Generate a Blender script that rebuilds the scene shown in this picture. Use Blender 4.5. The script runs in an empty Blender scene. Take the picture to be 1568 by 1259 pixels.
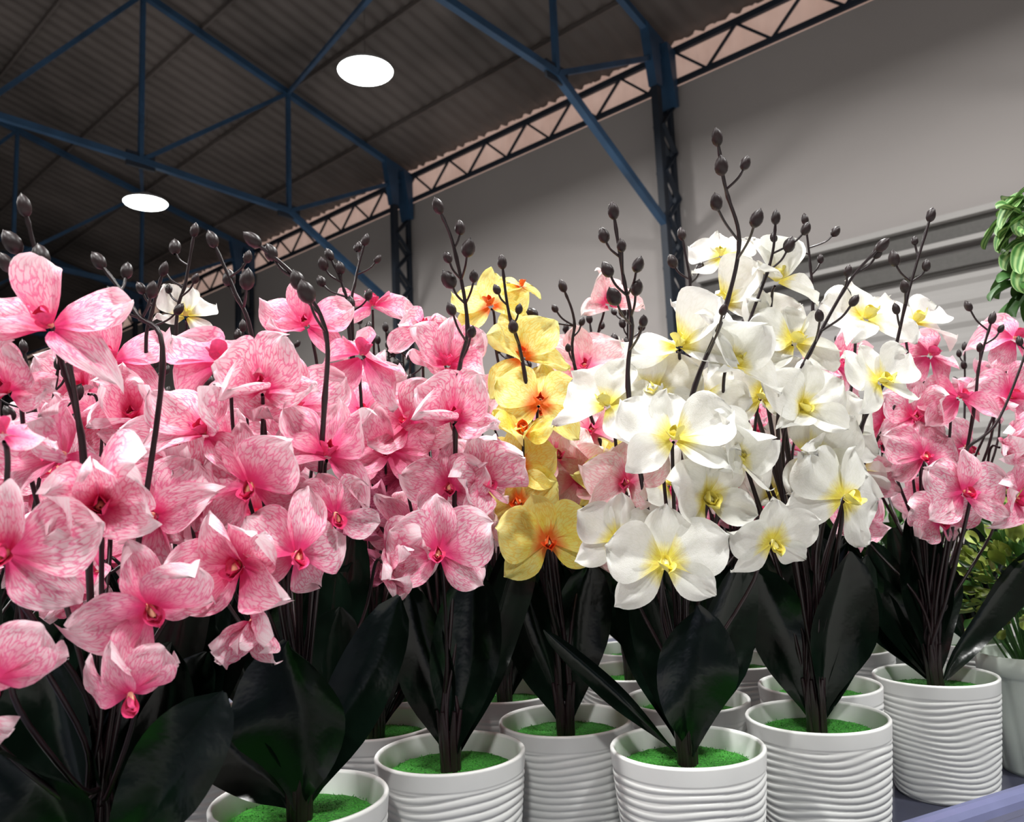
import bpy, math, random
from mathutils import Vector, Matrix, noise
R=random.Random(7)
sc=bpy.context.scene
CAMZ=1.10
PITCH=math.radians(7.2); ROLL=math.radians(2.5)
# ---------------------------------------------------------------- materials
def newmat(n):
    m=bpy.data.materials.new(n); m.use_nodes=True
    nt=m.node_tree; b=nt.nodes['Principled BSDF']
    return m,nt,b
def simple(n,col,rough=.5,metal=0,var=.15,scale=30,bump=0,bscale=200,spec=.5):
    m,nt,b=newmat(n)
    tc=nt.nodes.new('ShaderNodeTexCoord')
    no=nt.nodes.new('ShaderNodeTexNoise'); no.inputs['Scale'].default_value=scale; no.inputs['Detail'].default_value=4
    nt.links.new(tc.outputs['Object'],no.inputs['Vector'])
    r=nt.nodes.new('ShaderNodeValToRGB')
    r.color_ramp.elements[0].position=.3; r.color_ramp.elements[1].position=.7
    r.color_ramp.elements[0].color=tuple(c*(1-var) for c in col)+(1,)
    r.color_ramp.elements[1].color=tuple(min(1,c*(1+var)) for c in col)+(1,)
    nt.links.new(no.outputs['Fac'],r.inputs['Fac']); nt.links.new(r.outputs['Color'],b.inputs['Base Color'])
    b.inputs['Roughness'].default_value=rough; b.inputs['Metallic'].default_value=metal
    b.inputs['Specular IOR Level'].default_value=spec
    if bump:
        n2=nt.nodes.new('ShaderNodeTexNoise'); n2.inputs['Scale'].default_value=bscale
        nt.links.new(tc.outputs['Object'],n2.inputs['Vector'])
        bp=nt.nodes.new('ShaderNodeBump'); bp.inputs['Strength'].default_value=bump; bp.inputs['Distance'].default_value=.002
        nt.links.new(n2.outputs['Fac'],bp.inputs['Height']); nt.links.new(bp.outputs['Normal'],b.inputs['Normal'])
    return m
def emis(n,col,st):
    m,nt,b=newmat(n)
    b.inputs['Base Color'].default_value=col+(1,)
    b.inputs['Emission Color'].default_value=col+(1,); b.inputs['Emission Strength'].default_value=st
    return m
def petalmat(n,edge,mid,vein,base,basev,veinamt,midamt,base2=None):
    m,nt,b=newmat(n); N=nt.nodes.new; Lk=nt.links.new
    uv=N('ShaderNodeUVMap'); uv.uv_map='UVMap'
    oi=N('ShaderNodeObjectInfo')
    sep=N('ShaderNodeSeparateXYZ'); Lk(uv.outputs['UV'],sep.inputs[0])
    mp=N('ShaderNodeMapping'); mp.inputs['Scale'].default_value=(17,5.2,1); Lk(uv.outputs['UV'],mp.inputs['Vector'])
    no=N('ShaderNodeTexNoise'); no.inputs['Scale'].default_value=1.1; no.inputs['Detail'].default_value=3; Lk(mp.outputs[0],no.inputs['Vector'])
    ad=N('ShaderNodeVectorMath'); ad.operation='MULTIPLY_ADD'; ad.inputs[1].default_value=(1.5,1.5,0)
    Lk(no.outputs['Color'],ad.inputs[0]); Lk(mp.outputs[0],ad.inputs[2])
    vo=N('ShaderNodeTexVoronoi'); vo.voronoi_dimensions='2D'; vo.feature='DISTANCE_TO_EDGE'; vo.inputs['Scale'].default_value=1.0; Lk(ad.outputs[0],vo.inputs['Vector'])
    mr=N('ShaderNodeMapRange'); mr.inputs['From Min'].default_value=.03; mr.inputs['From Max'].default_value=.19
    mr.inputs['To Min'].default_value=veinamt; mr.inputs['To Max'].default_value=0; Lk(vo.outputs['Distance'],mr.inputs['Value'])
    fade=N('ShaderNodeMapRange'); fade.inputs['From Min'].default_value=.7; fade.inputs['From Max'].default_value=1; fade.inputs['To Min'].default_value=1; fade.inputs['To Max'].default_value=.15
    Lk(sep.outputs['Y'],fade.inputs['Value'])
    mu=N('ShaderNodeMath'); mu.operation='MULTIPLY'; Lk(mr.outputs[0],mu.inputs[0]); Lk(fade.outputs[0],mu.inputs[1])
    n2=N('ShaderNodeTexNoise'); n2.inputs['Scale'].default_value=2.6; Lk(uv.outputs['UV'],n2.inputs['Vector'])
    m1=N('ShaderNodeMapRange'); m1.inputs['From Min'].default_value=1.0; m1.inputs['From Max'].default_value=.35; m1.inputs['To Min'].default_value=0; m1.inputs['To Max'].default_value=1
    Lk(sep.outputs['Y'],m1.inputs['Value'])
    a2=N('ShaderNodeMath'); a2.operation='MULTIPLY'; Lk(m1.outputs[0],a2.inputs[0])
    a3=N('ShaderNodeMath'); a3.operation='MULTIPLY_ADD'; a3.inputs[1].default_value=1.7; a3.inputs[2].default_value=midamt-.85; a3.use_clamp=True
    a4=N('ShaderNodeMath'); a4.operation='MULTIPLY_ADD'; a4.inputs[1].default_value=.5; a4.inputs[2].default_value=-.25
    Lk(oi.outputs['Random'],a4.inputs[0])
    a5=N('ShaderNodeMath'); a5.operation='ADD'; Lk(n2.outputs['Fac'],a5.inputs[0]); Lk(a4.outputs[0],a5.inputs[1])
    Lk(a5.outputs[0],a3.inputs[0]); Lk(a3.outputs[0],a2.inputs[1])
    def mix(f,c1,c2):
        x=N('ShaderNodeMix'); x.data_type='RGBA'
        Lk(f,x.inputs[0])
        for i,c in ((6,c1),(7,c2)):
            if isinstance(c,tuple): x.inputs[i].default_value=c+(1,)
            else: Lk(c,x.inputs[i])
        return x.outputs[2]
    c=mix(a2.outputs[0],edge,mid)
    c=mix(mu.outputs[0],c,vein)
    bm=N('ShaderNodeMapRange'); bm.inputs['From Min'].default_value=basev; bm.inputs['From Max'].default_value=basev*.2; bm.inputs['To Min'].default_value=0; bm.inputs['To Max'].default_value=1
    an=N('ShaderNodeMath'); an.operation='MULTIPLY_ADD'; an.inputs[1].default_value=-.12; Lk(no.outputs['Fac'],an.inputs[0]); Lk(sep.outputs['Y'],an.inputs[2])
    Lk(an.outputs[0],bm.inputs['Value'])
    c=mix(bm.outputs[0],c,base)
    if base2:
        b3=N('ShaderNodeMath'); b3.operation='MULTIPLY'; Lk(mr.outputs[0],b3.inputs[0]); Lk(bm.outputs[0],b3.inputs[1])
        c=mix(b3.outputs[0],c,base2)
    Lk(c,b.inputs['Base Color']); b.inputs['Roughness'].default_value=.42; b.inputs['Specular IOR Level'].default_value=.4
    n3=N('ShaderNodeTexNoise'); n3.inputs['Scale'].default_value=60; Lk(uv.outputs['UV'],n3.inputs['Vector'])
    bp=N('ShaderNodeBump'); bp.inputs['Strength'].default_value=.35; bp.inputs['Distance'].default_value=.001
    Lk(n3.outputs['Fac'],bp.inputs['Height']); Lk(bp.outputs['Normal'],b.inputs['Normal'])
    tr=N('ShaderNodeBsdfTranslucent'); Lk(c,tr.inputs['Color'])
    ms=N('ShaderNodeMixShader'); ms.inputs[0].default_value=.28
    Lk(b.outputs[0],ms.inputs[1]); Lk(tr.outputs[0],ms.inputs[2])
    Lk(ms.outputs[0],nt.nodes['Material Output'].inputs['Surface'])
    return m
M={}
M['pink']=petalmat('petal_pink',(.96,.79,.84),(.92,.34,.49),(.85,.15,.34),(.83,.06,.24),.34,.85,.68)
M['mag']=petalmat('petal_magenta',(.72,.28,.42),(.52,.06,.20),(.38,.02,.11),(.28,.01,.07),.40,.8,.75)
M['white']=petalmat('petal_white',(.90,.90,.87),(.87,.87,.80),(.76,.76,.68),(.90,.82,.14),.28,.28,.40,(.55,.16,.04))
M['yellow']=petalmat('petal_yellow',(.96,.93,.38),(.96,.86,.13),(.94,.64,.05),(.90,.20,.02),.22,.65,.5)
M['blush']=petalmat('petal_blush',(.94,.80,.78),(.90,.50,.55),(.86,.32,.40),(.80,.10,.24),.30,.7,.45)
M['lip_pink']=simple('lip_pink',(.80,.07,.22),.5)
M['lip_white']=simple('lip_white',(.90,.80,.20),.5,scale=200,var=.1)
M['lip_yellow']=simple('lip_yellow',(.86,.13,.02),.5)
M['col_pink']=simple('column_peach',(.90,.50,.32),.5)
M['col_white']=simple('column_cream',(.90,.84,.42),.5)
M['stem']=simple('stem_brown',(.014,.006,.008),.33,var=.3,scale=60)
M['bud']=simple('bud_brown',(.020,.011,.012),.42,var=.35,scale=120,spec=.35)
M['leaf']=simple('leaf_dark',(.0028,.0075,.0045),.2,var=.4,scale=40,bump=.14,bscale=110,spec=.38)
M['pot']=simple('pot_white_plastic',(.83,.84,.82),.38,var=.02)
M['turf']=simple('turf_green',(.035,.25,.02),.9,var=.6,scale=500,bump=1,bscale=900)
M['table']=simple('table_slate',(.04,.043,.07),.5,var=.15)
M['rail']=simple('rail_blue',(.11,.12,.22),.3,var=.1)
M['steel']=simple('steel_blue',(.024,.07,.145),.5,var=.25,scale=3)
M['steeld']=simple('steel_dark',(.015,.022,.036),.6,var=.25,scale=3)
M['roof']=simple('roof_sheet',(.100,.085,.080),.5,var=.5,scale=.55)
M['wall']=simple('wall_paint',(.375,.345,.335),.9,var=.05,scale=.35)
M['band']=simple('wall_siding',(.36,.345,.335),.7,var=.06,scale=1)
M['bandd']=simple('gutter_grey',(.08,.075,.07),.6,var=.1)
M['floor']=simple('floor_concrete',(.36,.35,.34),.6,var=.1,scale=1)
M['gleaf']=simple('leaf_fresh',(.05,.15,.03),.45,var=.5,scale=30)
M['ygleaf']=simple('leaf_lime',(.28,.36,.07),.5,var=.4,scale=60)
M['fpot']=simple('pot_fluted_plastic',(.70,.77,.70),.4,var=.03)
M['lamp']=emis('lamp_lens',(.95,1,.97),18)
M['house']=simple('lamp_housing',(.5,.5,.51),.4,.2)
m,nt,b=newmat('clerestory_sheet'); M['clere']=m
tc=nt.nodes.new('ShaderNodeTexCoord'); w=nt.nodes.new('ShaderNodeTexNoise'); w.inputs['Scale'].default_value=2.5
nt.links.new(tc.outputs['Object'],w.inputs['Vector'])
r=nt.nodes.new('ShaderNodeValToRGB'); r.color_ramp.elements[0].color=(.50,.32,.26,1); r.color_ramp.elements[1].color=(.74,.53,.45,1)
nt.links.new(w.outputs['Fac'],r.inputs['Fac']); nt.links.new(r.outputs['Color'],b.inputs['Base Color']); nt.links.new(r.outputs['Color'],b.inputs['Emission Color']); b.inputs['Emission Strength'].default_value=.5
m,nt,b=newmat('leaf_variegated'); M['var']=m
uv=nt.nodes.new('ShaderNodeUVMap'); wv=nt.nodes.new('ShaderNodeTexWave'); wv.inputs['Scale'].default_value=1.4; wv.inputs['Distortion'].default_value=3
nt.links.new(uv.outputs['UV'],wv.inputs['Vector']); r=nt.nodes.new('ShaderNodeValToRGB')
r.color_ramp.elements[0].color=(.05,.20,.035,1); r.color_ramp.elements[1].color=(.36,.54,.20,1)
nt.links.new(wv.outputs['Color'],r.inputs['Fac']); nt.links.new(r.outputs['Color'],b.inputs['Base Color'])
M['sky']=emis('skylight_sheet',(.75,.72,.68),.5)
# ---------------------------------------------------------------- mesh builder
class MB:
    def __init__(s): s.v=[];s.f=[];s.uv=[];s.mi=[];s.mats=[]
    def mat(s,k):
        if k not in s.mats: s.mats.append(k)
        return s.mats.index(k)
    def grid(s,rows,uvs,k,closed=False):
        o=len(s.v); nr=len(rows); nc=len(rows[0]); mi=s.mat(k)
        for j in range(nr):
            for i in range(nc):
                s.v.append(tuple(rows[j][i])); s.uv.append(uvs[j][i] if uvs else (i/nc,j/nr))
        for j in range(nr-1):
            for i in range(nc if closed else nc-1):
                i2=(i+1)%nc
                s.f.append((o+j*nc+i,o+j*nc+i2,o+(j+1)*nc+i2,o+(j+1)*nc+i)); s.mi.append(mi)
    def poly(s,pts,k):
        o=len(s.v); s.v+= [tuple(p) for p in pts]; s.uv+=[(0,0)]*len(pts); s.f.append(tuple(range(o,o+len(pts)))); s.mi.append(s.mat(k))
    def box8(s,p,k):
        o=len(s.v); s.v+=[tuple(q) for q in p]; s.uv+=[(0,0)]*8; mi=s.mat(k)
        for f in ((0,3,2,1),(4,5,6,7),(0,1,5,4),(1,2,6,5),(2,3,7,6),(3,0,4,7)): s.f.append(tuple(o+i for i in f)); s.mi.append(mi)
    def beam(s,a,b,w,h,k,up=Vector((0,0,1))):
        a=Vector(a);b=Vector(b);d=(b-a).normalized()
        if abs(d.dot(up))>.95: up=Vector((1,0,0))
        x=d.cross(up).normalized()*w/2; y=x.cross(d).normalized()*h/2
        s.box8([a-x-y,a+x-y,a+x+y,a-x+y,b-x-y,b+x-y,b+x+y,b-x+y],k)
    def tube(s,pts,rad,k,n=7):
        pts=[Vector(p) for p in pts]; rows=[]; up=Vector((0.3,1,.1)).normalized()
        for i,p in enumerate(pts):
            d=(pts[min(i+1,len(pts)-1)]-pts[max(i-1,0)])
            if d.length<1e-9: d=Vector((0,0,1))
            d.normalize(); x=d.cross(up)
            if x.length<.1: x=d.cross(Vector((1,0,0)))
            x.normalize(); y=d.cross(x)
            r=rad[i] if isinstance(rad,list) else rad
            rows.append([p+(x*math.cos(2*math.pi*a/n)+y*math.sin(2*math.pi*a/n))*r for a in range(n)])
        s.grid(rows,None,k,True)
    def lathe(s,prof,k,n=32,c=(0,0,0)):
        rows=[[(c[0]+r*math.cos(2*math.pi*a/n),c[1]+r*math.sin(2*math.pi*a/n),c[2]+z) for a in range(n)] for r,z in prof]
        s.grid(rows,None,k,True)
    def mesh(s,name,smooth=True):
        me=bpy.data.meshes.new(name); me.from_pydata(s.v,[],s.f)
        for k in s.mats: me.materials.append(M[k])
        uvl=me.uv_layers.new(name='UVMap')
        for lp in me.loops: uvl.data[lp.index].uv=s.uv[lp.vertex_index]
        for p,mi in zip(me.polygons,s.mi): p.material_index=mi; p.use_smooth=smooth
        me.update(); return me
    def obj(s,name,parent=None,smooth=True,loc=None):
        o=bpy.data.objects.new(name,s.mesh(name,smooth)); sc.collection.objects.link(o)
        if parent: o.parent=parent
        if loc: o.location=loc
        return o
def empty(name,loc):
    e=bpy.data.objects.new(name,None); e.location=loc; e.empty_display_size=.02; sc.collection.objects.link(e); return e
def catmull(P,n=6):
    P=[Vector(p) for p in P]; out=[]
    Q=[P[0]*2-P[1]]+P+[P[-1]*2-P[-2]]
    for i in range(1,len(Q)-2):
        for k in range(n):
            t=k/n; a,b,c,d=Q[i-1],Q[i],Q[i+1],Q[i+2]
            out.append(.5*((2*b)+(c-a)*t+(2*a-5*b+4*c-d)*t*t+(3*b-a-3*c+d)*t**3))
    out.append(P[-1]); return out
# ---------------------------------------------------------------- flowers
def petal(mb,L,Wd,ang,tilt,cup,curl,ruf,rg,k,claw=.14,wide=.58,z0=0,r0=.03,fold=0,crum=.05):
    nu,nv=11,12; rows=[];uvs=[]; ph=rg.uniform(0,6); tw=rg.uniform(-.22,.22); ph2=rg.uniform(0,6); sd=rg.uniform(0,50)
    for j in range(nv):
        t=j/(nv-1); v=t*(1.45-.45*t)
        pr=max(0.0,1-((v-wide)/(1-wide))**2)**.56 if v>wide else claw+(1-claw)*math.sin(math.pi/2*v/wide)**1.15
        pr=max(pr,.07); row=[];uu=[]
        for i in range(nu):
            u=-1+2*i/(nu-1)
            x=u*Wd/2*pr*(1-abs(fold)*.25); y=r0+v*L-.05*L*u*u*v
            z=z0+cup*u*u*pr*L+curl*v*v*L+ruf*L*v*abs(u)**1.5*math.sin(u*4+v*5+ph)+ruf*.8*L*v*v*math.sin(u*6+ph2)+tw*u*v*L-.05*L*math.exp(-(u*5)**2)*math.sin(math.pi*v)+fold*abs(u)*pr*L*.35
            z+=crum*L*v*noise.noise(Vector((u*1.7,v*2.8,sd)))*1.7
            row.append(Vector((x,y,z))); uu.append(((u+1)/2+ph*3,v))
        rows.append(row);uvs.append(uu)
    Mx=Matrix.Rotation(ang,3,'Z')@Matrix.Rotation(tilt,3,'X')
    mb.grid([[Mx@p for p in r_] for r_ in rows],uvs,k)
def flower_mesh(kind,seed,neat):
    rg=random.Random(seed); mb=MB(); d=math.radians
    lipk={'pink':'lip_pink','mag':'lip_pink','blush':'lip_pink','white':'lip_white','yellow':'lip_yellow'}[kind]
    colk='col_pink' if kind in('pink','mag','blush') else 'col_white'
    U=rg.uniform; op=rg.choice([4,12,20]) if neat else rg.choice([-12,10,28,45])
    w=8 if neat else 28; q=.5 if neat else 1
    for a in (0,122,-122):
        petal(mb,U(.43,.50),U(.31,.39),d(a+U(-8,8)),d(op*.6+U(-w,w)),U(-.05,.25*q),U(-.30-.35*q,.10+.2*q),U(.02,.04+.08*q),rg,kind,.2,.54,-.01,.03,U(-.4,.8)*q,.03+.09*q)
    for a in (64,-64):
        petal(mb,U(.46,.53),U(.50,.60),d(a+U(-7,7)*2*q),d(op+U(-w,w)),U(-.1,.25*q),U(-.30-.3*q,.08+.15*q),U(.03,.05+.08*q),rg,kind,.12,.58,.01,.03,U(-.5,.6)*q,.03+.10*q)
    petal(mb,.20,.15,d(180),d(48),.35,.35,.05,rg,lipk,.3,.55,.01,.0)
    for a in (105,-105): petal(mb,.15,.13,d(a),d(55),.35,.3,.05,rg,lipk,.3,.55,.01,.0)
    rows=[]
    for j in range(6):
        t=j/5; rr=.034*math.sin(math.pi*(.12+.85*t))**.7; rows.append([(rr*math.cos(q_*math.pi/4),.02-.04*t+rr*math.sin(q_*math.pi/4),.0+.13*t) for q_ in range(8)])
    mb.grid(rows,None,colk,True)
    return mb.mesh('flower_'+kind)
FM={k:([flower_mesh(k,100*i+h,True) for i in range(5)],[flower_mesh(k,100*i+h,False) for i in range(5,19)]) for k,h in (('pink',1),('mag',2),('white',3),('yellow',4),('blush',5))}
def budgeo(mb,p,d,L,r,k='bud'):
    d=Vector(d).normalized(); x=d.orthogonal().normalized(); y=d.cross(x); rows=[]
    for t,q in ((0,.3),(.06,.55),(.18,.85),(.38,1),(.6,.92),(.8,.62),(.91,.28),(.96,.1),(1,.05)):
        rows.append([Vector(p)+d*L*t+(x*math.cos(a*math.pi/4)+y*math.sin(a*math.pi/4))*r*q*(1+.10*(a%2)) for a in range(8)])
    mb.grid(rows,None,k,True)
def leafgeo(mb,base,tip,wd,out,k='leaf',bow=.15,rg=R):
    base=Vector(base);tip=Vector(tip);out=Vector(out).normalized(); L=(tip-base).length
    mid=(base+tip)/2+out*(-bow*L*.5)
    rows=[];uvs=[]; nv=14; ph=rg.uniform(0,6); crl=rg.uniform(.1,.34)
    for j in range(nv):
        t=j/(nv-1); t=t*(1.3-.3*t)
        p=base*(1-t)**2+mid*2*t*(1-t)+tip*t*t
        dd=((mid-base)*(1-t)+(tip-mid)*t).normalized()
        sd=dd.cross(out).normalized(); nn=sd.cross(dd).normalized()
        w=math.sin(math.pi/2*min(1,t/.6))**1.3*.93+.07 if t<.6 else math.sqrt(max(.01,1-((t-.6)/.4)**2.2))
        row=[]
        for i in range(9):
            u=-1+i/4
            row.append(p+sd*u*w*wd/2*(1-.1*u*u)+nn*(abs(u)**1.5*w*wd*crl-.03*wd*math.exp(-(u*6)**2)+.07*wd*math.sin(t*9+ph)*u))
        rows.append(row);uvs.append([(i/8,t) for i in range(9)])
    mb.grid(rows,uvs,k)
# ---------------------------------------------------------------- pot
POT_H=.109; RIM=.0565
def pot_mesh(seed):
    rg=random.Random(seed); mb=MB(); n=72; rows=[]
    ribs=17; phs=[rg.uniform(0,6) for _ in range(4)]; nz=150
    for j in range(nz+1):
        zz=j/nz*POT_H; row=[]
        for a in range(n):
            th=2*math.pi*a/n; f=zz/POT_H
            rr=.0445+(RIM-.0445)*f**.8
            if zz<.097:
                q=zz/.097*ribs+.34*math.sin(th*2+phs[0])+.28*math.sin(th*3+phs[1]+zz*70)+.14*math.sin(th*5+phs[2]+zz*40)
                e=min(1,(.097-zz)/.003)*min(1,zz/.003+.2)
                rr+=.0015*(abs(math.sin(q*math.pi))**.5-.5)*e
            else: rr+=.0004
            if zz<.002: rr-=.001
            row.append((rr*math.cos(th),rr*math.sin(th),zz))
        rows.append(row)
    def ring(r_,z_): return [(r_*math.cos(2*math.pi*a/n),r_*math.sin(2*math.pi*a/n),z_) for a in range(n)]
    rows=[ring(.001,.0),ring(.043,.0)]+rows+[ring(RIM-.0004,POT_H+.0012),ring(RIM-.0022,POT_H+.0012),ring(RIM-.0032,POT_H-.001),ring(RIM-.005,POT_H-.02),ring(.047,.03),ring(.001,.03)]
    mb.grid(rows,None,'pot',True)
    return mb.mesh('pot')
POTS=[pot_mesh(i) for i in range(4)]
def turf_mesh():
    mb=MB(); rg=random.Random(3); n=48
    rows=[[((r_*(1))*math.cos(2*math.pi*a/n),r_*math.sin(2*math.pi*a/n),POT_H-.013+rg.uniform(-.0005,.0005)-(.004 if r_>.0505 else 0)) for a in range(n)] for r_ in (.0008,.008,.016,.024,.032,.040,.047,.0512)]
    mb.grid(rows,None,'turf',True)
    for i in range(900):
        a=rg.uniform(0,6.28); q=.049*math.sqrt(rg.random()); x,y=q*math.cos(a),q*math.sin(a); h=rg.uniform(.0005,.0014); w=.0005; b_=rg.uniform(0,3.14)
        mb.poly([(x-w*math.cos(b_),y-w*math.sin(b_),POT_H-.0135),(x+w*math.cos(b_),y+w*math.sin(b_),POT_H-.0135),(x+rg.uniform(-.001,.001),y+rg.uniform(-.001,.001),POT_H-.013+h)],'turf')
    return mb.mesh('turf')
TURF=turf_mesh()
# ---------------------------------------------------------------- layout (plant positions in m, plant-local offsets in mm above the table)
TZ=.813
PL={'P0':(-.235,.46,'pink',3),'P3':(-.148,.545,'pink',4),'P2':(-.058,.633,'pink',4),'P1':(.119,.622,'white',2),'P4':(.240,.688,'white',3),
'P5':(.406,.82,'pink',5),'P6':(.034,.712,'yellow',4),'P7':(.285,.802,'white',4),'P8':(.150,.768,'blush',4),'P9':(.118,.905,'pink',7),
'P10':(-.132,.727,'mag',5),'P11':(-.128,.852,'pink',7),'P12':(-.020,.835,'blush',6),'P13':(-.262,.647,'pink',6),'P14':(-.255,.79,'pink',7),
'P15':(-.38,.72,'pink',8),'P16':(-.39,.87,'pink',6),'P17':(.245,.94,'pink',7),'P18':(.385,.99,'pink',7),'P19':(.02,.985,'pink',6),'P20':(.545,1.0,'pink',8),
'P21':(-.375,.585,'pink',8),'P22':(-.52,.80,'pink',8),'P23':(-.52,.95,'pink',6),'P24':(-.13,1.0,'pink',6),'P25':(-.27,.95,'pink',6),
'P26':(.14,1.045,'pink',6),'P27':(.265,1.065,'pink',6)}
# x,y,z,diameter, yaw,pitch,roll[,kind]
FLT='''P0:-5,-50,393,75,-5,35,0;-39,-30,364,64,10,10,30;4,-100,332,46,20,50,0;23,-50,299,76,25,5,10;1,-90,278,74,15,0,-10;-2,-90,222,57,10,-40,10;44,-40,247,67,40,-25,20;-24,0,330,72,-20,10,0;38,-45,205,52,20,-50,15;-28,-80,205,50,-10,-45,5
P13:-49,-30,417,84,0,35,0;-28,-40,371,82,15,20,15;-87,0,400,80,-10,20,0;-30,0,333,82,20,-5,40;-13,20,465,54,20,30,0,white
P3:-40,-30,392,86,-5,45,0;-8,-50,369,76,15,25,20;-39,-60,342,72,-10,30,-10;4,-20,362,76,20,15,0;-8,-70,309,76,0,-15,10;30,-40,327,76,20,35,-20;-11,-80,264,80,-8,-10,5;21,-80,268,74,25,-8,-15;-59,-40,300,76,-25,10,0;44,10,401,78,20,40,0;0,30,429,66,0,20,0;-80,0,339,74,-20,0,0;-6,-75,232,56,0,-45,0;38,-55,290,58,30,-25,10
P10:3,20,488,80,10,50,0,pink;2,-20,393,84,10,10,0,pink;18,-20,346,84,10,0,0,pink;-5,-40,290,84,-5,0,10;-12,-50,252,72,0,-20,0
P2:9,-20,402,78,5,30,0;15,-50,355,80,5,30,0;-22,-20,357,76,-20,20,10;3,-70,261,76,0,0,4,,n;33,-30,309,73,35,0,20;-36,-20,338,72,-15,0,0;9,-30,308,66,0,-10,0;-15,50,450,70,10,20,0
P6:-49,-4,473,74,-10,25,0;-23,-25,420,80,0,25,20;-11,-45,376,85,5,20,0;-26,-55,351,59,0,40,180;-30,-40,325,67,-10,-5,0;-10,-65,262,82,2,0,5,,n;-31,-30,295,68,-20,0,0;3,0,334,70,15,10,0,blush;-21,0,491,41,30,50,0
P8:-49,20,491,77,10,20,0;-78,0,422,88,0,20,0;-78,-30,358,78,0,10,0;-90,-40,316,83,-10,-10,10
P1:-20,-70,248,82,-3,5,3,,n;-8,-70,332,82,-5,25,0,,n;9,-30,405,85,-10,30,0;47,-30,389,85,10,25,10;-48,-30,362,77,-25,35,-15;15,-50,291,82,15,-5,20;-46,-30,263,68,-20,-5,-10,,n;41,-40,320,76,15,10,0;60,-50,258,65,10,-20,10;-11,-20,373,79,-15,10,0;-35,-20,305,64,-20,0,0,blush
P4:-9,-20,473,76,5,45,0;-48,0,504,62,-20,30,0;-51,0,461,84,-10,20,0;-2,-30,417,84,5,20,0;-33,-30,372,84,-5,15,0;-9,-50,360,76,10,5,0;73,0,441,84,15,35,0;57,-50,378,73,15,15,10,,n;15,-60,286,90,25,5,-15,,n;3,-30,321,86,0,-10,10;-22,0,433,84,0,10,0;44,0,344,84,20,0,0
P7:114,-30,454,84,15,40,0;46,0,420,80,0,10,0,pink
P5:15,-30,424,82,0,25,0;28,-50,378,80,0,20,0;16,-60,286,84,5,5,0,,n;88,-30,378,82,15,15,0;108,-20,439,82,10,30,0;-3,-20,363,78,-15,10,0;-7,-40,323,76,-15,0,0;70,-40,329,80,10,0,0;76,-40,278,80,15,-10,0;7,-30,262,72,-10,-20,0'''
SPT='''P0:-27,-40,463 -23,-34,436 -13,-28,385 -1,-22,327/-21,-34,437 -33,-40,444 -33,-46,432
P0:-7,0,446 16,0,413 32,0,381/7,6,442 1,0,425 28,-6,426
P13:2,0,534 -5,0,490 -13,0,440/-17,6,521 -24,0,502 6,-6,491 -22,6,487
P13:-11,-30,489 -20,-26,462 -27,-21,415/0,-24,460 -29,-30,477
P3:-47,-30,476 -33,-26,440 -22,-21,400/-38,-24,451 -23,-30,465 -22,-36,445
P3:-3,-80,456 20,-68,434 34,-56,403 29,-44,351/5,-74,451 23,-80,430 30,-86,420
P10:1,0,547 -9,0,508 -13,0,464/-7,6,543 13,0,529 4,-6,493
P10:-28,-20,526 -17,-17,497 -13,-14,461/-38,-14,505 -19,-20,515 -33,-26,517 -12,-14,482
P2:12,-80,506 21,-68,480 28,-56,424 18,-44,378/26,-74,494 16,-80,471 32,-86,473 17,-74,454 35,-80,456 18,-86,431 32,-74,417
P6:-37,-60,496 -33,-51,454 -22,-42,404/-24,-54,458 -43,-60,474 -30,-66,439
P8:-97,-40,493 -88,-34,463 -87,-28,408/-80,-34,463 -107,-40,475 -96,-46,436 -127,-34,471
P1:-43,-90,491 -37,-76,449 -31,-63,415 -34,-49,360/-50,-84,476 -39,-90,467 -29,-96,450 -49,-84,451 -46,-90,429 -28,-96,412 -29,-84,437
P1:27,-110,530 35,-93,501 46,-77,469 36,-60,422 7,-44,345/47,-104,516 23,-110,486 47,-116,471 30,-104,513 23,-110,414
P4:-15,-50,518 -20,-43,484 -44,-35,421 -31,-28,400/-16,-44,506 -6,-50,495 7,-56,507
P7:28,0,576 29,0,531 27,0,475/61,6,563 12,0,551 38,-6,532
P4:50,-90,478 29,-76,455 -2,-63,402 -28,-50,347/26,-84,463 26,-90,437 -5,-96,425 50,-84,476
P4:115,-50,520 91,-43,452 72,-35,388 42,-28,330/101,-44,498 105,-50,474 82,-56,455 82,-44,481 76,-50,439
P4:-82,0,525 -78,0,489 -73,0,441/-66,6,497 -92,0,501
P5:63,-60,454 50,-51,409 43,-42,359/44,-54,468 71,-60,444 44,-66,425
P5:93,-80,445 53,-68,355 25,-56,326 35,-44,295/77,-74,428'''
LFT='P1:4,-50,216,62|P1:53,0,242,50|P1:-20,30,233,45|P1:-103,-30,202,18|P2:-29,-10,236,50|P2:25,-20,247,58|P2:1,50,237,50|P3:7,-50,215,75|P3:71,-20,236,45|P3:-60,-20,174,50|P3:19,40,225,50|P0:30,20,220,62|P0:78,-30,201,50|P0:-34,-50,188,75|P0:-35,0,217,60|P4:-39,0,231,55|P4:32,-20,243,58|P4:12,50,231,50|P4:59,0,211,30|P5:-6,0,272,55|P5:105,-20,232,45|P5:-42,30,206,40|P5:46,40,215,40|P6:-39,0,238,55|P6:29,0,241,55|P6:0,40,240,50'
flowers={};sprays=[];leaves=[]
for ln in FLT.split('\n'):
    k,rest=ln.split(':'); flowers[k]=[]
    for it in rest.split(';'):
        a=it.split(','); flowers[k].append([float(q) for q in a[:7]]+[a[7] if len(a)>7 and a[7] else PL[k][2]]+[len(a)>8])
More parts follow.
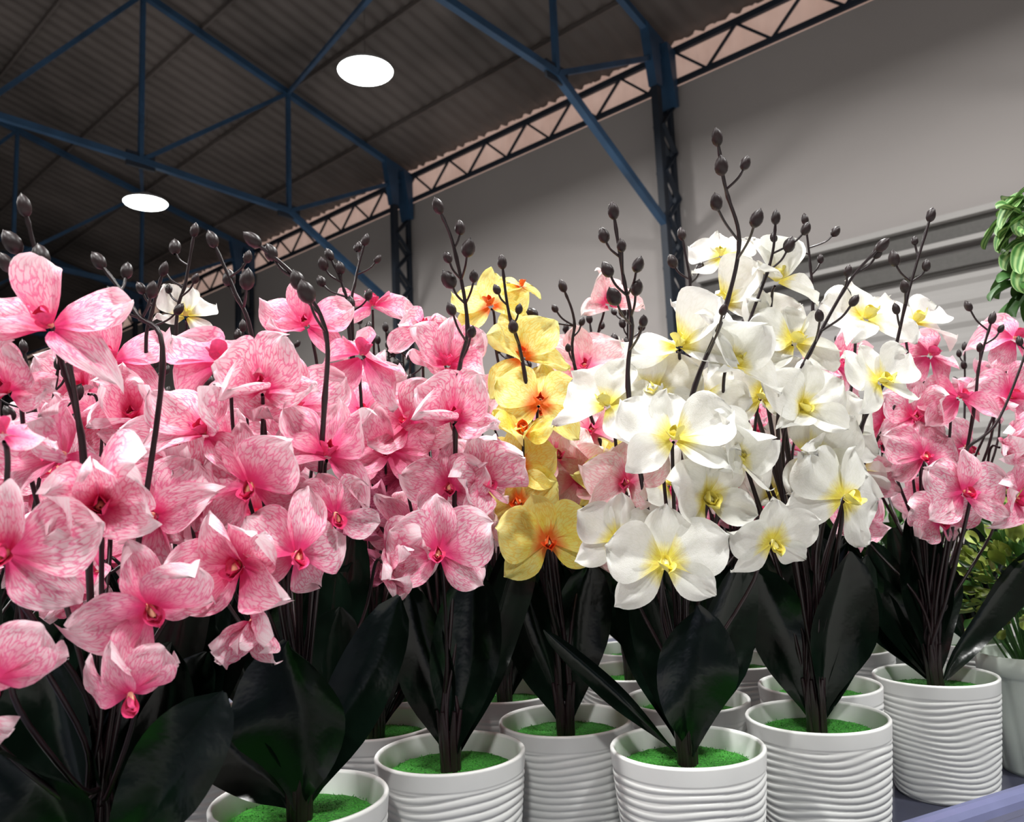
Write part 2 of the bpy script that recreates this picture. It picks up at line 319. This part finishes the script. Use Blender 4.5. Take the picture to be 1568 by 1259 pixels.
for ln in SPT.split('\n'):
    k,rest=ln.split(':'); a,b_=rest.split('/'); pr=lambda s:[Vector([float(q) for q in p.split(',')])/1000 for p in s.split()]
    sprays.append((k,pr(a),pr(b_)))
for it in LFT.split('|'):
    k,rest=it.split(':'); leaves.append((k,)+tuple(float(q)/1000 for q in rest.split(',')))
# ---------------------------------------------------------------- plants
kindname={'pink':'potted_pink_orchid','white':'potted_white_orchid','yellow':'potted_yellow_orchid','mag':'potted_magenta_orchid','blush':'potted_blush_orchid'}
for idx,(k,(px,py,kind,nf)) in enumerate(PL.items()):
    rg=random.Random(idx+50)
    e=empty(kindname[kind],(px,py,TZ))
    po=bpy.data.objects.new('pot',POTS[idx%4]); po.rotation_euler=(0,0,rg.uniform(0,6)); po.parent=e; sc.collection.objects.link(po)
    tu=bpy.data.objects.new('turf',TURF); tu.parent=e; tu.rotation_euler=(0,0,rg.uniform(0,6)); sc.collection.objects.link(tu)
    fl=[(Vector(f[:3])/1000,f[3]/1000,f[7],f[4],f[5],f[6],f[8]) for f in flowers.get(k,[])]
    hi=min(.355,.10+.29*py)
    for i in range(nf):
        near=len(fl)>6 or k in('P0','P13')
        a=rg.uniform(-.2,math.pi+.2) if near else rg.uniform(0,2*math.pi)
        q=rg.uniform(.02,.07); h=POT_H+.14+(hi-.16)*((i+rg.random())/nf)
        fl.append((Vector((q*math.cos(a),q*math.sin(a),h)),rg.uniform(.06,.075) if near else rg.uniform(.070,.084),kind,rg.uniform(-50,50),rg.uniform(-30,40),rg.uniform(-40,40),False))
    st=MB(); bd=MB(); lf=MB()
    bz=POT_H-.014
    for i in range(6):
        a=i*1.05; st.tube([(0.0045*math.cos(a),.0045*math.sin(a),bz),(0.0055*math.cos(a),.0055*math.sin(a),bz+.025),(.009*math.cos(a),.009*math.sin(a),bz+.045)],[.0034,.0032,.0015],'stem')
    st.tube([(0,0,bz),(0,0,bz+.022),(0,0,bz+.03)],[.007,.006,.003],'stem',10)
    for n_,(p,sz,kd,ya,pi_,ro,neat) in enumerate(fl):
        y_,p_=math.radians(ya),math.radians(pi_)
        d=Vector((math.sin(y_)*math.cos(p_),-math.cos(y_)*math.cos(p_),math.sin(p_)))
        up=Vector((0,0,1)); x=up.cross(d).normalized(); u2=d.cross(x)
        rot=Matrix((x,u2,d)).transposed()@Matrix.Rotation(math.radians(ro+rg.uniform(-8,8)),3,'Z')
        neat=neat or (kd in('white','yellow') and rg.random()<.3) or rg.random()<.08
        o=bpy.data.objects.new('flower_%d'%(n_+1),rg.choice(FM[kd][0 if neat else 1])); o.parent=e
        o.matrix_local=Matrix.Translation(p)@rot.to_4x4()@Matrix.Scale(sz*1.04,4); sc.collection.objects.link(o)
        bk=p-d*.004; a=rg.uniform(0,6.28); b0=Vector((.006*math.cos(a),.006*math.sin(a),bz))
        ax=Vector((p.x*.22,p.y*.2,bz+(p.z-bz)*.45))
        st_p=catmull([b0,b0*1+Vector((0,0,.05)),ax,bk-d*.03+Vector((0,0,-.04)),bk-d*.012,bk],5)
        nn=len(st_p); st.tube(st_p,[.0018-.0007*i/nn for i in range(nn)],'stem',6)
    sps=[s for s in sprays if s[0]==k]
    if not sps:
        for i in range(3):
            a=rg.uniform(0,6.28); q=rg.uniform(.02,.06); tz=POT_H+hi+rg.uniform(.01,.06)
            main=[Vector((q*math.cos(a),q*math.sin(a),tz)),Vector((.8*q*math.cos(a),.8*q*math.sin(a),tz-.06)),Vector((.5*q*math.cos(a),.5*q*math.sin(a),tz-.14))]
            bb=[Vector((main[0].x+rg.uniform(-.018,.018),main[0].y+rg.uniform(-.01,.01),main[0].z-j*.017-.010)) for j in range(4)]
            sps.append((k,main,bb))
    for _,P,buds in sps:
        low=P[-1]
        a=rg.uniform(0,6.28); b0=Vector((.007*math.cos(a),.007*math.sin(a),bz))
        C=catmull(P+[Vector((low.x*.35,low.y*.35,bz+(low.z-bz)*.45)),b0+Vector((0,0,.04)),b0],7); n=len(C)
        st.tube(C,[.0010+.0009*min(1,i/(n*.6)) +(.0004 if i%6==2 else 0) for i in range(n)],'stem',7)
        budgeo(bd,C[1],(C[0]-C[3]),.0130,.0037)
        for b_ in buds:
            c=min(C[2:int(n*.6)],key=lambda q:abs((b_.z-.016)-q.z)+.25*(q-b_).length)
            mid=(c+b_)/2+Vector((b_.x-c.x,b_.y-c.y,0))*.25-Vector((0,0,.002))
            dr=(b_-c).normalized()+Vector((rg.uniform(-.4,.4),rg.uniform(-.3,.3),.8))
            bs=b_-dr.normalized()*.006
            st.tube(catmull([c,mid*.5+(c+bs)*.25,bs+dr.normalized()*.002],4),.0009,'stem',6)
            s_=rg.uniform(.7,1.25); budgeo(bd,bs,dr,.0122*s_,.0039*s_)
    lvs=[(Vector(l[1:4]),l[4]) for l in leaves if l[0]==k]
    na=5 if not lvs else 3
    for i in range(na):
        a=rg.uniform(0,6.28) if na==5 else rg.uniform(.3,2.8); q=rg.uniform(.05,.085)
        lvs.append((Vector((q*math.cos(a),q*math.sin(a),POT_H+rg.uniform(.10,.17))),rg.uniform(.04,.055)))
    for t,wd in lvs:
        leafgeo(lf,(t.x*.08,t.y*.08,bz+.01),t,wd,Vector((t.x*.5,-abs(t.y)-.08,.03)) if t.y<.03 else Vector((t.x,-abs(t.y)-.05,.02)),'leaf',rg.uniform(.1,.3),rg)
    st.obj('stems',e); bd.obj('buds',e); lf.obj('leaves',e)
# ---------------------------------------------------------------- green plants at right
def fluted():
    mb=MB(); n=96; rows=[]
    for r_,z in ((.001,0),(.040,0),(.041,.004),(.046,.05),(.051,.095),(.053,.098),(.055,.100),(.055,.118),(.053,.119),(.051,.117),(.049,.09),(.001,.085)):
        fl_=.03<r_ and .003<z<.097 and z!=.09
        rows.append([((r_*(1+(.05*(abs(math.sin(7*2*math.pi*a/n))**.5-.5) if fl_ else 0)))*math.cos(2*math.pi*a/n),(r_*(1+(.05*(abs(math.sin(7*2*math.pi*a/n))**.5-.5) if fl_ else 0)))*math.sin(2*math.pi*a/n),z) for a in range(n)])
    mb.grid(rows,None,'fpot',True); return mb.mesh('pot')
FP=fluted()
def bushy(x,y,name,h0,h1,rad,n,lk,sz,seed):
    rg=random.Random(seed); e=empty(name,(x,y,TZ)); o=bpy.data.objects.new('pot',FP); o.parent=e; sc.collection.objects.link(o)
    mb=MB()
    for i in range(n):
        a=rg.uniform(0,6.28); c=rg.uniform(-.8,1); s_=math.sqrt(1-c*c); q=rg.uniform(.5,1)*rad
        p=Vector((q*s_*math.cos(a),q*s_*math.sin(a),(h0+h1)/2+q*c*(h1-h0)/2/rad))
        dd=Vector((s_*math.cos(a),s_*math.sin(a),c*.8+.2)).normalized(); L=sz*rg.uniform(.7,1.3)
        leafgeo(mb,p,p+dd*L,L*.65,Vector((rg.uniform(-1,1),rg.uniform(-1,.3),1)),lk if rg.random()<.7 else 'gleaf',.2,rg)
        if i%5==0: mb.tube(catmull([(0,0,.085),(p.x*.3,p.y*.3,h0*.8),p],5),.0012,'gleaf',5)
    mb.obj('foliage',e); return e
bushy(.535,.865,'potted_lime_foliage',.125,.25,.065,280,'ygleaf',.020,1)
bushy(.68,1.03,'potted_lime_foliage',.13,.30,.08,280,'ygleaf',.026,3)
bushy(.50,1.13,'potted_green_foliage',.13,.27,.075,260,'gleaf',.030,5)
bushy(.383,1.115,'potted_green_foliage',.13,.27,.070,220,'gleaf',.030,6)
e=empty('potted_variegated_foliage',(.665,.88,TZ)); o=bpy.data.objects.new('pot',FP); o.parent=e; sc.collection.objects.link(o)
mb=MB(); rg=random.Random(9)
top=Vector((.607-.665,0,1.396-TZ))
mb.tube(catmull([(0,0,.085),(.01,0,.3),top],8),.004,'gleaf',8)
for i in range(80):
    a=rg.uniform(0,6.28); hh=rg.uniform(-.065,.05); st0=top+Vector((rg.uniform(-.014,.014),rg.uniform(-.014,.014),hh))
    q=rg.uniform(.022,.048)
    tip=st0+Vector((math.cos(a)*q,math.sin(a)*q,rg.uniform(-.055,.008)))
    leafgeo(mb,st0,tip,rg.uniform(.020,.030),Vector((math.cos(a)*.8,math.sin(a)*.8-.3,.5)),'var' if hh>-.03 and rg.random()<.9 else 'gleaf',-.5,rg)
mb.obj('foliage',e)
# ---------------------------------------------------------------- table
td=Vector((.894,.447,0)).normalized(); tn=Vector((-td.y,td.x,0))
A=Vector((.278,.580,0))
tb=MB()
def slab(mb,c0,u0,u1,v0,v1,z0,z1,k):
    P=[c0+td*u+tn*v for u,v in ((u0,v0),(u1,v0),(u1,v1),(u0,v1))]
    mb.box8([(p.x,p.y,z0) for p in P]+[(p.x,p.y,z1) for p in P],k)
slab(tb,A,-1.4,1.1,0,1.15,TZ-.03,TZ,'table')
RZ=CAMZ-.222
slab(tb,A,-1.4,1.1,-.018,.0,TZ-.06,RZ,'rail')
pts=[A+td*u+tn*-.009 for u in (-1.4,-.5,0,.5,1.1)]
tb.tube([(p.x,p.y,RZ) for p in pts],.010,'rail',14)
for u in (-1.3,1.0):
    for v in (.05,1.05): slab(tb,A,u,u+.04,v,v+.04,0,TZ-.03,'steeld')
tb.obj('display_table',smooth=False)
# ---------------------------------------------------------------- hall
th=math.radians(47.8); wv_=Vector((-math.sin(th),math.cos(th),0)); nv_=Vector((math.cos(th),math.sin(th),0)); D=8.6
def S(s,t,z): p=nv_*(D-s)+wv_*t; return Vector((p.x,p.y,z+CAMZ))
def hbox(mb,s0,s1,t0,t1,z0,z1,k):
    mb.box8([S(s0,t0,z0),S(s1,t0,z0),S(s1,t1,z0),S(s0,t1,z0),S(s0,t0,z1),S(s1,t0,z1),S(s1,t1,z1),S(s0,t1,z1)],k)
T0,T1,SW=-10,46,20
EZ=5.80; SL=.265; WT=5.25
m_=MB(); hbox(m_,-.2,SW+.2,T0-.2,T1+.2,-1.3,-1.1,'floor'); m_.obj('floor',smooth=False)
m_=MB(); hbox(m_,-.2,0,T0,T1,-1.1,WT,'wall'); m_.obj('wall_right',smooth=False)
m_=MB(); hbox(m_,SW,SW+.2,T0,T1,-1.1,EZ+.08,'wall'); m_.obj('wall_left',smooth=False)
for nm,ta,tb_ in (('wall_far',T1,T1+.2),('wall_near',T0-.2,T0)):
    m_=MB(); prof=[(0,-1.1),(SW,-1.1),(SW,EZ),(SW/2,EZ+SL*SW/2),(0,EZ)]
    m_.poly([S(s,ta,z) for s,z in prof],'wall'); m_.poly([S(s,tb_,z) for s,z in prof],'wall'); m_.obj(nm,smooth=False)
m_=MB(); rows=[[],[]]; n=int((T1-T0)/.05)
for i in range(n+1):
    t=T0+i*.05; q=-.06+.02*math.sin(i*.05/.16*2*math.pi)
    rows[0].append(S(q,t,WT-.03)); rows[1].append(S(q,t,EZ+.12))
m_.grid(rows,None,'clere'); m_.obj('window_1')
m_=MB(); g=.02
m_.beam(S(g,T0+.02,WT+.05),S(g,T1-.02,WT+.05),.05,.06,'steeld'); m_.beam(S(g,T0+.02,EZ-.08),S(g,T1-.02,EZ-.08),.05,.08,'steeld')
t=T0+.02; up=False
while t<T1-.45:
    m_.beam(S(g,t,WT+.06 if not up else EZ-.10),S(g,t+.42,EZ-.10 if not up else WT+.06),.03,.03,'steeld'); t+=.42; up=not up
m_.obj('eaves_lattice_girder',smooth=False)
for nm,s0,s1 in (('ceiling',-.3,SW/2),('ceiling_slope',SW+.3,SW/2)):
    m_=MB(); n=int((T1-T0)/.06); rows=[]
    for ss in (s0,(s0+s1)/2,s1):
        zz=EZ+.10+SL*(ss if ss<=SW/2 else SW-ss)
        rows.append([S(ss,T0+i*.06,zz+.020*math.sin(i*.06/.24*2*math.pi)) for i in range(n+1)])
    m_.grid(rows,None,'roof'); m_.obj(nm)
m_=MB()
for s in [1.4*i+.9 for i in range(7)]:
    z=EZ+.04+SL*s; m_.beam(S(s,T0,z),S(s,T1,z),.035,.06,'roof'); m_.beam(S(SW-s,T0,z),S(SW-s,T1,z),.035,.06,'roof')
m_.obj('roof_purlins',smooth=False)
nodes=[0,2.35,4.5,6.3,8.1,10]; bzs={2.35:4.53,4.5:4.65,6.3:4.70,8.1:4.74,10:4.78}
tops=lambda s:EZ-.05+SL*s
def truss():
    mb=MB()
    for sg in (0,1):
        X=lambda s:(SW-s) if sg else s
        mb.beam(S(X(-.0),0,tops(0)),S(X(10),0,tops(10)),.08,.09,'steel')
        mb.beam(S(X(.2),0,5.62),S(X(2.35),0,4.53),.05,.06,'steel')
        mb.beam(S(X(.3),0,3.35),S(X(2.35),0,4.53),.08,.09,'steel')
        for a,b_ in zip(nodes[1:-1],nodes[2:]):
            mb.beam(S(X(a),0,bzs[a]),S(X(b_),0,bzs[b_]),.07,.08,'steel')
            mb.beam(S(X(a),0,tops(a)),S(X(b_),0,bzs[b_]),.05,.055,'steel')
        for a in nodes[1:]:
            if sg and a==10: continue
            mb.beam(S(X(a),0,bzs[a]),S(X(a),0,tops(a)),.055,.06,'steel',wv_)
            mb.beam(S(X(a)-.18,0,bzs[a]),S(X(a)+.18,0,bzs[a]),.03,.20,'steeld')
    return mb.mesh('roof_truss',False)
def column():
    mb=MB()
    mb.beam(S(.36,0,-1.1),S(.36,0,EZ-.1),.09,.10,'steeld',nv_); mb.beam(S(.06,0,-1.1),S(.06,0,WT-.1),.05,.08,'steeld',nv_)
    z=-1.05; up=True
    while z<4.9:
        for off in (-.05,.05): mb.beam(S(.07,off,z if up else z+.30),S(.35,off,z+.30 if up else z),.02,.07,'steeld',wv_)
        z+=.30; up=not up
    mb.box8([S(.30,-.06,5.15),S(.43,-.06,5.15),S(.43,.06,5.15),S(.30,.06,5.15),S(.30,-.06,5.8),S(.56,-.06,5.92),S(.56,.06,5.92),S(.30,.06,5.8)],'steel')
    mb.box8([S(.05,-.13,4.95),S(.10,-.13,4.95),S(.10,.13,4.95),S(.05,.13,4.95),S(.05,-.13,5.7),S(.24,-.13,5.75),S(.24,.13,5.75),S(.05,.13,5.7)],'steel')
    mb.beam(S(.2,0,-1.1),S(.2,0,-1.08),.36,.5,'steel')
    return mb.mesh('steel_column',False)
tm,cm=truss(),column()
TT=[4.83+5.09*i for i in range(-2,8)]
for t in TT:
    for nm,me in (('roof_truss',tm),('steel_column',cm)):
        o=bpy.data.objects.new(nm,me); o.location=wv_*t; sc.collection.objects.link(o)
m_=MB()
for t in TT[1:-1]:
    m_.beam(S(4.5,t,4.65),S(2.35,t+5.09,tops(2.35)),.05,.05,'steel'); m_.beam(S(6.3,t,tops(6.3)-.1),S(6.3,t+5.09,tops(6.3)-.1),.06,.06,'steel')
m_.obj('roof_sway_bracing',smooth=False)
m_=MB(); rows=[]
for j in range(0,37):
    z=.5+j/36*1.85; q=.03+.03*(1 if (j//2)%2 else 0)
    rows.append([S(q,T0+.1,z),S(q,4.5,z)])
m_.grid(rows,None,'band'); m_.obj('trim_1',smooth=False)
m_=MB(); m_.beam(S(.12,T0+.1,2.64),S(.12,4.55,2.64),.2,.06,'band'); m_.beam(S(.08,T0+.1,2.52),S(.08,4.55,2.52),.10,.18,'bandd'); m_.beam(S(.14,T0+.1,2.40),S(.14,4.55,2.40),.08,.05,'band'); m_.beam(S(.10,T0+.1,2.22),S(.10,4.55,2.22),.10,.14,'bandd'); m_.obj('trim_2',smooth=False)
m_=MB(); rz=lambda s:EZ+.04+SL*s
m_.poly([S(5.6,7.2,rz(5.6)),S(6.4,7.2,rz(6.4)),S(6.4,8.3,rz(6.4)),S(5.6,8.3,rz(5.6))],'sky'); m_.obj('window_2',smooth=False)
def lampmesh():
    mb=MB()
    mb.lathe([(.001,.12),(.06,.12),(.09,.10),(.12,.07),(.15,.05),(.26,.02),(.283,.0),(.288,-.02),(.283,-.022),(.281,-.01)],'house',40)
    mb.lathe([(.281,-.010),(.265,-.035),(.18,-.055),(.08,-.062),(.001,-.064)],'lamp',40)
    mb.tube([(0,0,.11),(0,0,1.3)],.0035,'roof',8)
    return mb.mesh('high_bay_lamp')
lm=lampmesh()
for s,t,z in ((3.75,6.24,4.62),(4.10,10.70,4.45),(4.0,1.9,4.6),(4.0,-2.4,4.6),(8.9,1.0,4.6),(8.3,-2.6,4.6),(12.5,1.5,4.6),(12.5,6.2,4.6),(12.5,10.6,4.6),(12.5,-3,4.6)):
    p=S(s,t,z); o=bpy.data.objects.new('high_bay_lamp',lm); o.location=p; sc.collection.objects.link(o)
    li=bpy.data.lights.new('bulb','AREA'); li.shape='DISK'; li.size=.5; li.energy=(235 if s>8 else 195); li.color=(1,.99,.965)
    lo=bpy.data.objects.new('bulb',li); lo.parent=o; lo.location=(0,0,-.075); sc.collection.objects.link(lo)
wd=bpy.data.worlds.new('world'); sc.world=wd; wd.use_nodes=True
wd.node_tree.nodes['Background'].inputs[0].default_value=(.5,.55,.65,1); wd.node_tree.nodes['Background'].inputs[1].default_value=.3
cd=bpy.data.cameras.new('camera'); co=bpy.data.objects.new('camera',cd); sc.collection.objects.link(co)
co.matrix_world=Matrix.Translation((0,0,CAMZ))@Matrix.Rotation(math.pi/2+PITCH,4,'X')@Matrix.Rotation(-ROLL,4,'Z')
cd.sensor_width=36; cd.lens=28.125; cd.clip_start=.02; cd.clip_end=200
cd.dof.use_dof=True; cd.dof.focus_distance=.62; cd.dof.aperture_fstop=15
sc.camera=co
sc.view_settings.view_transform='Standard'
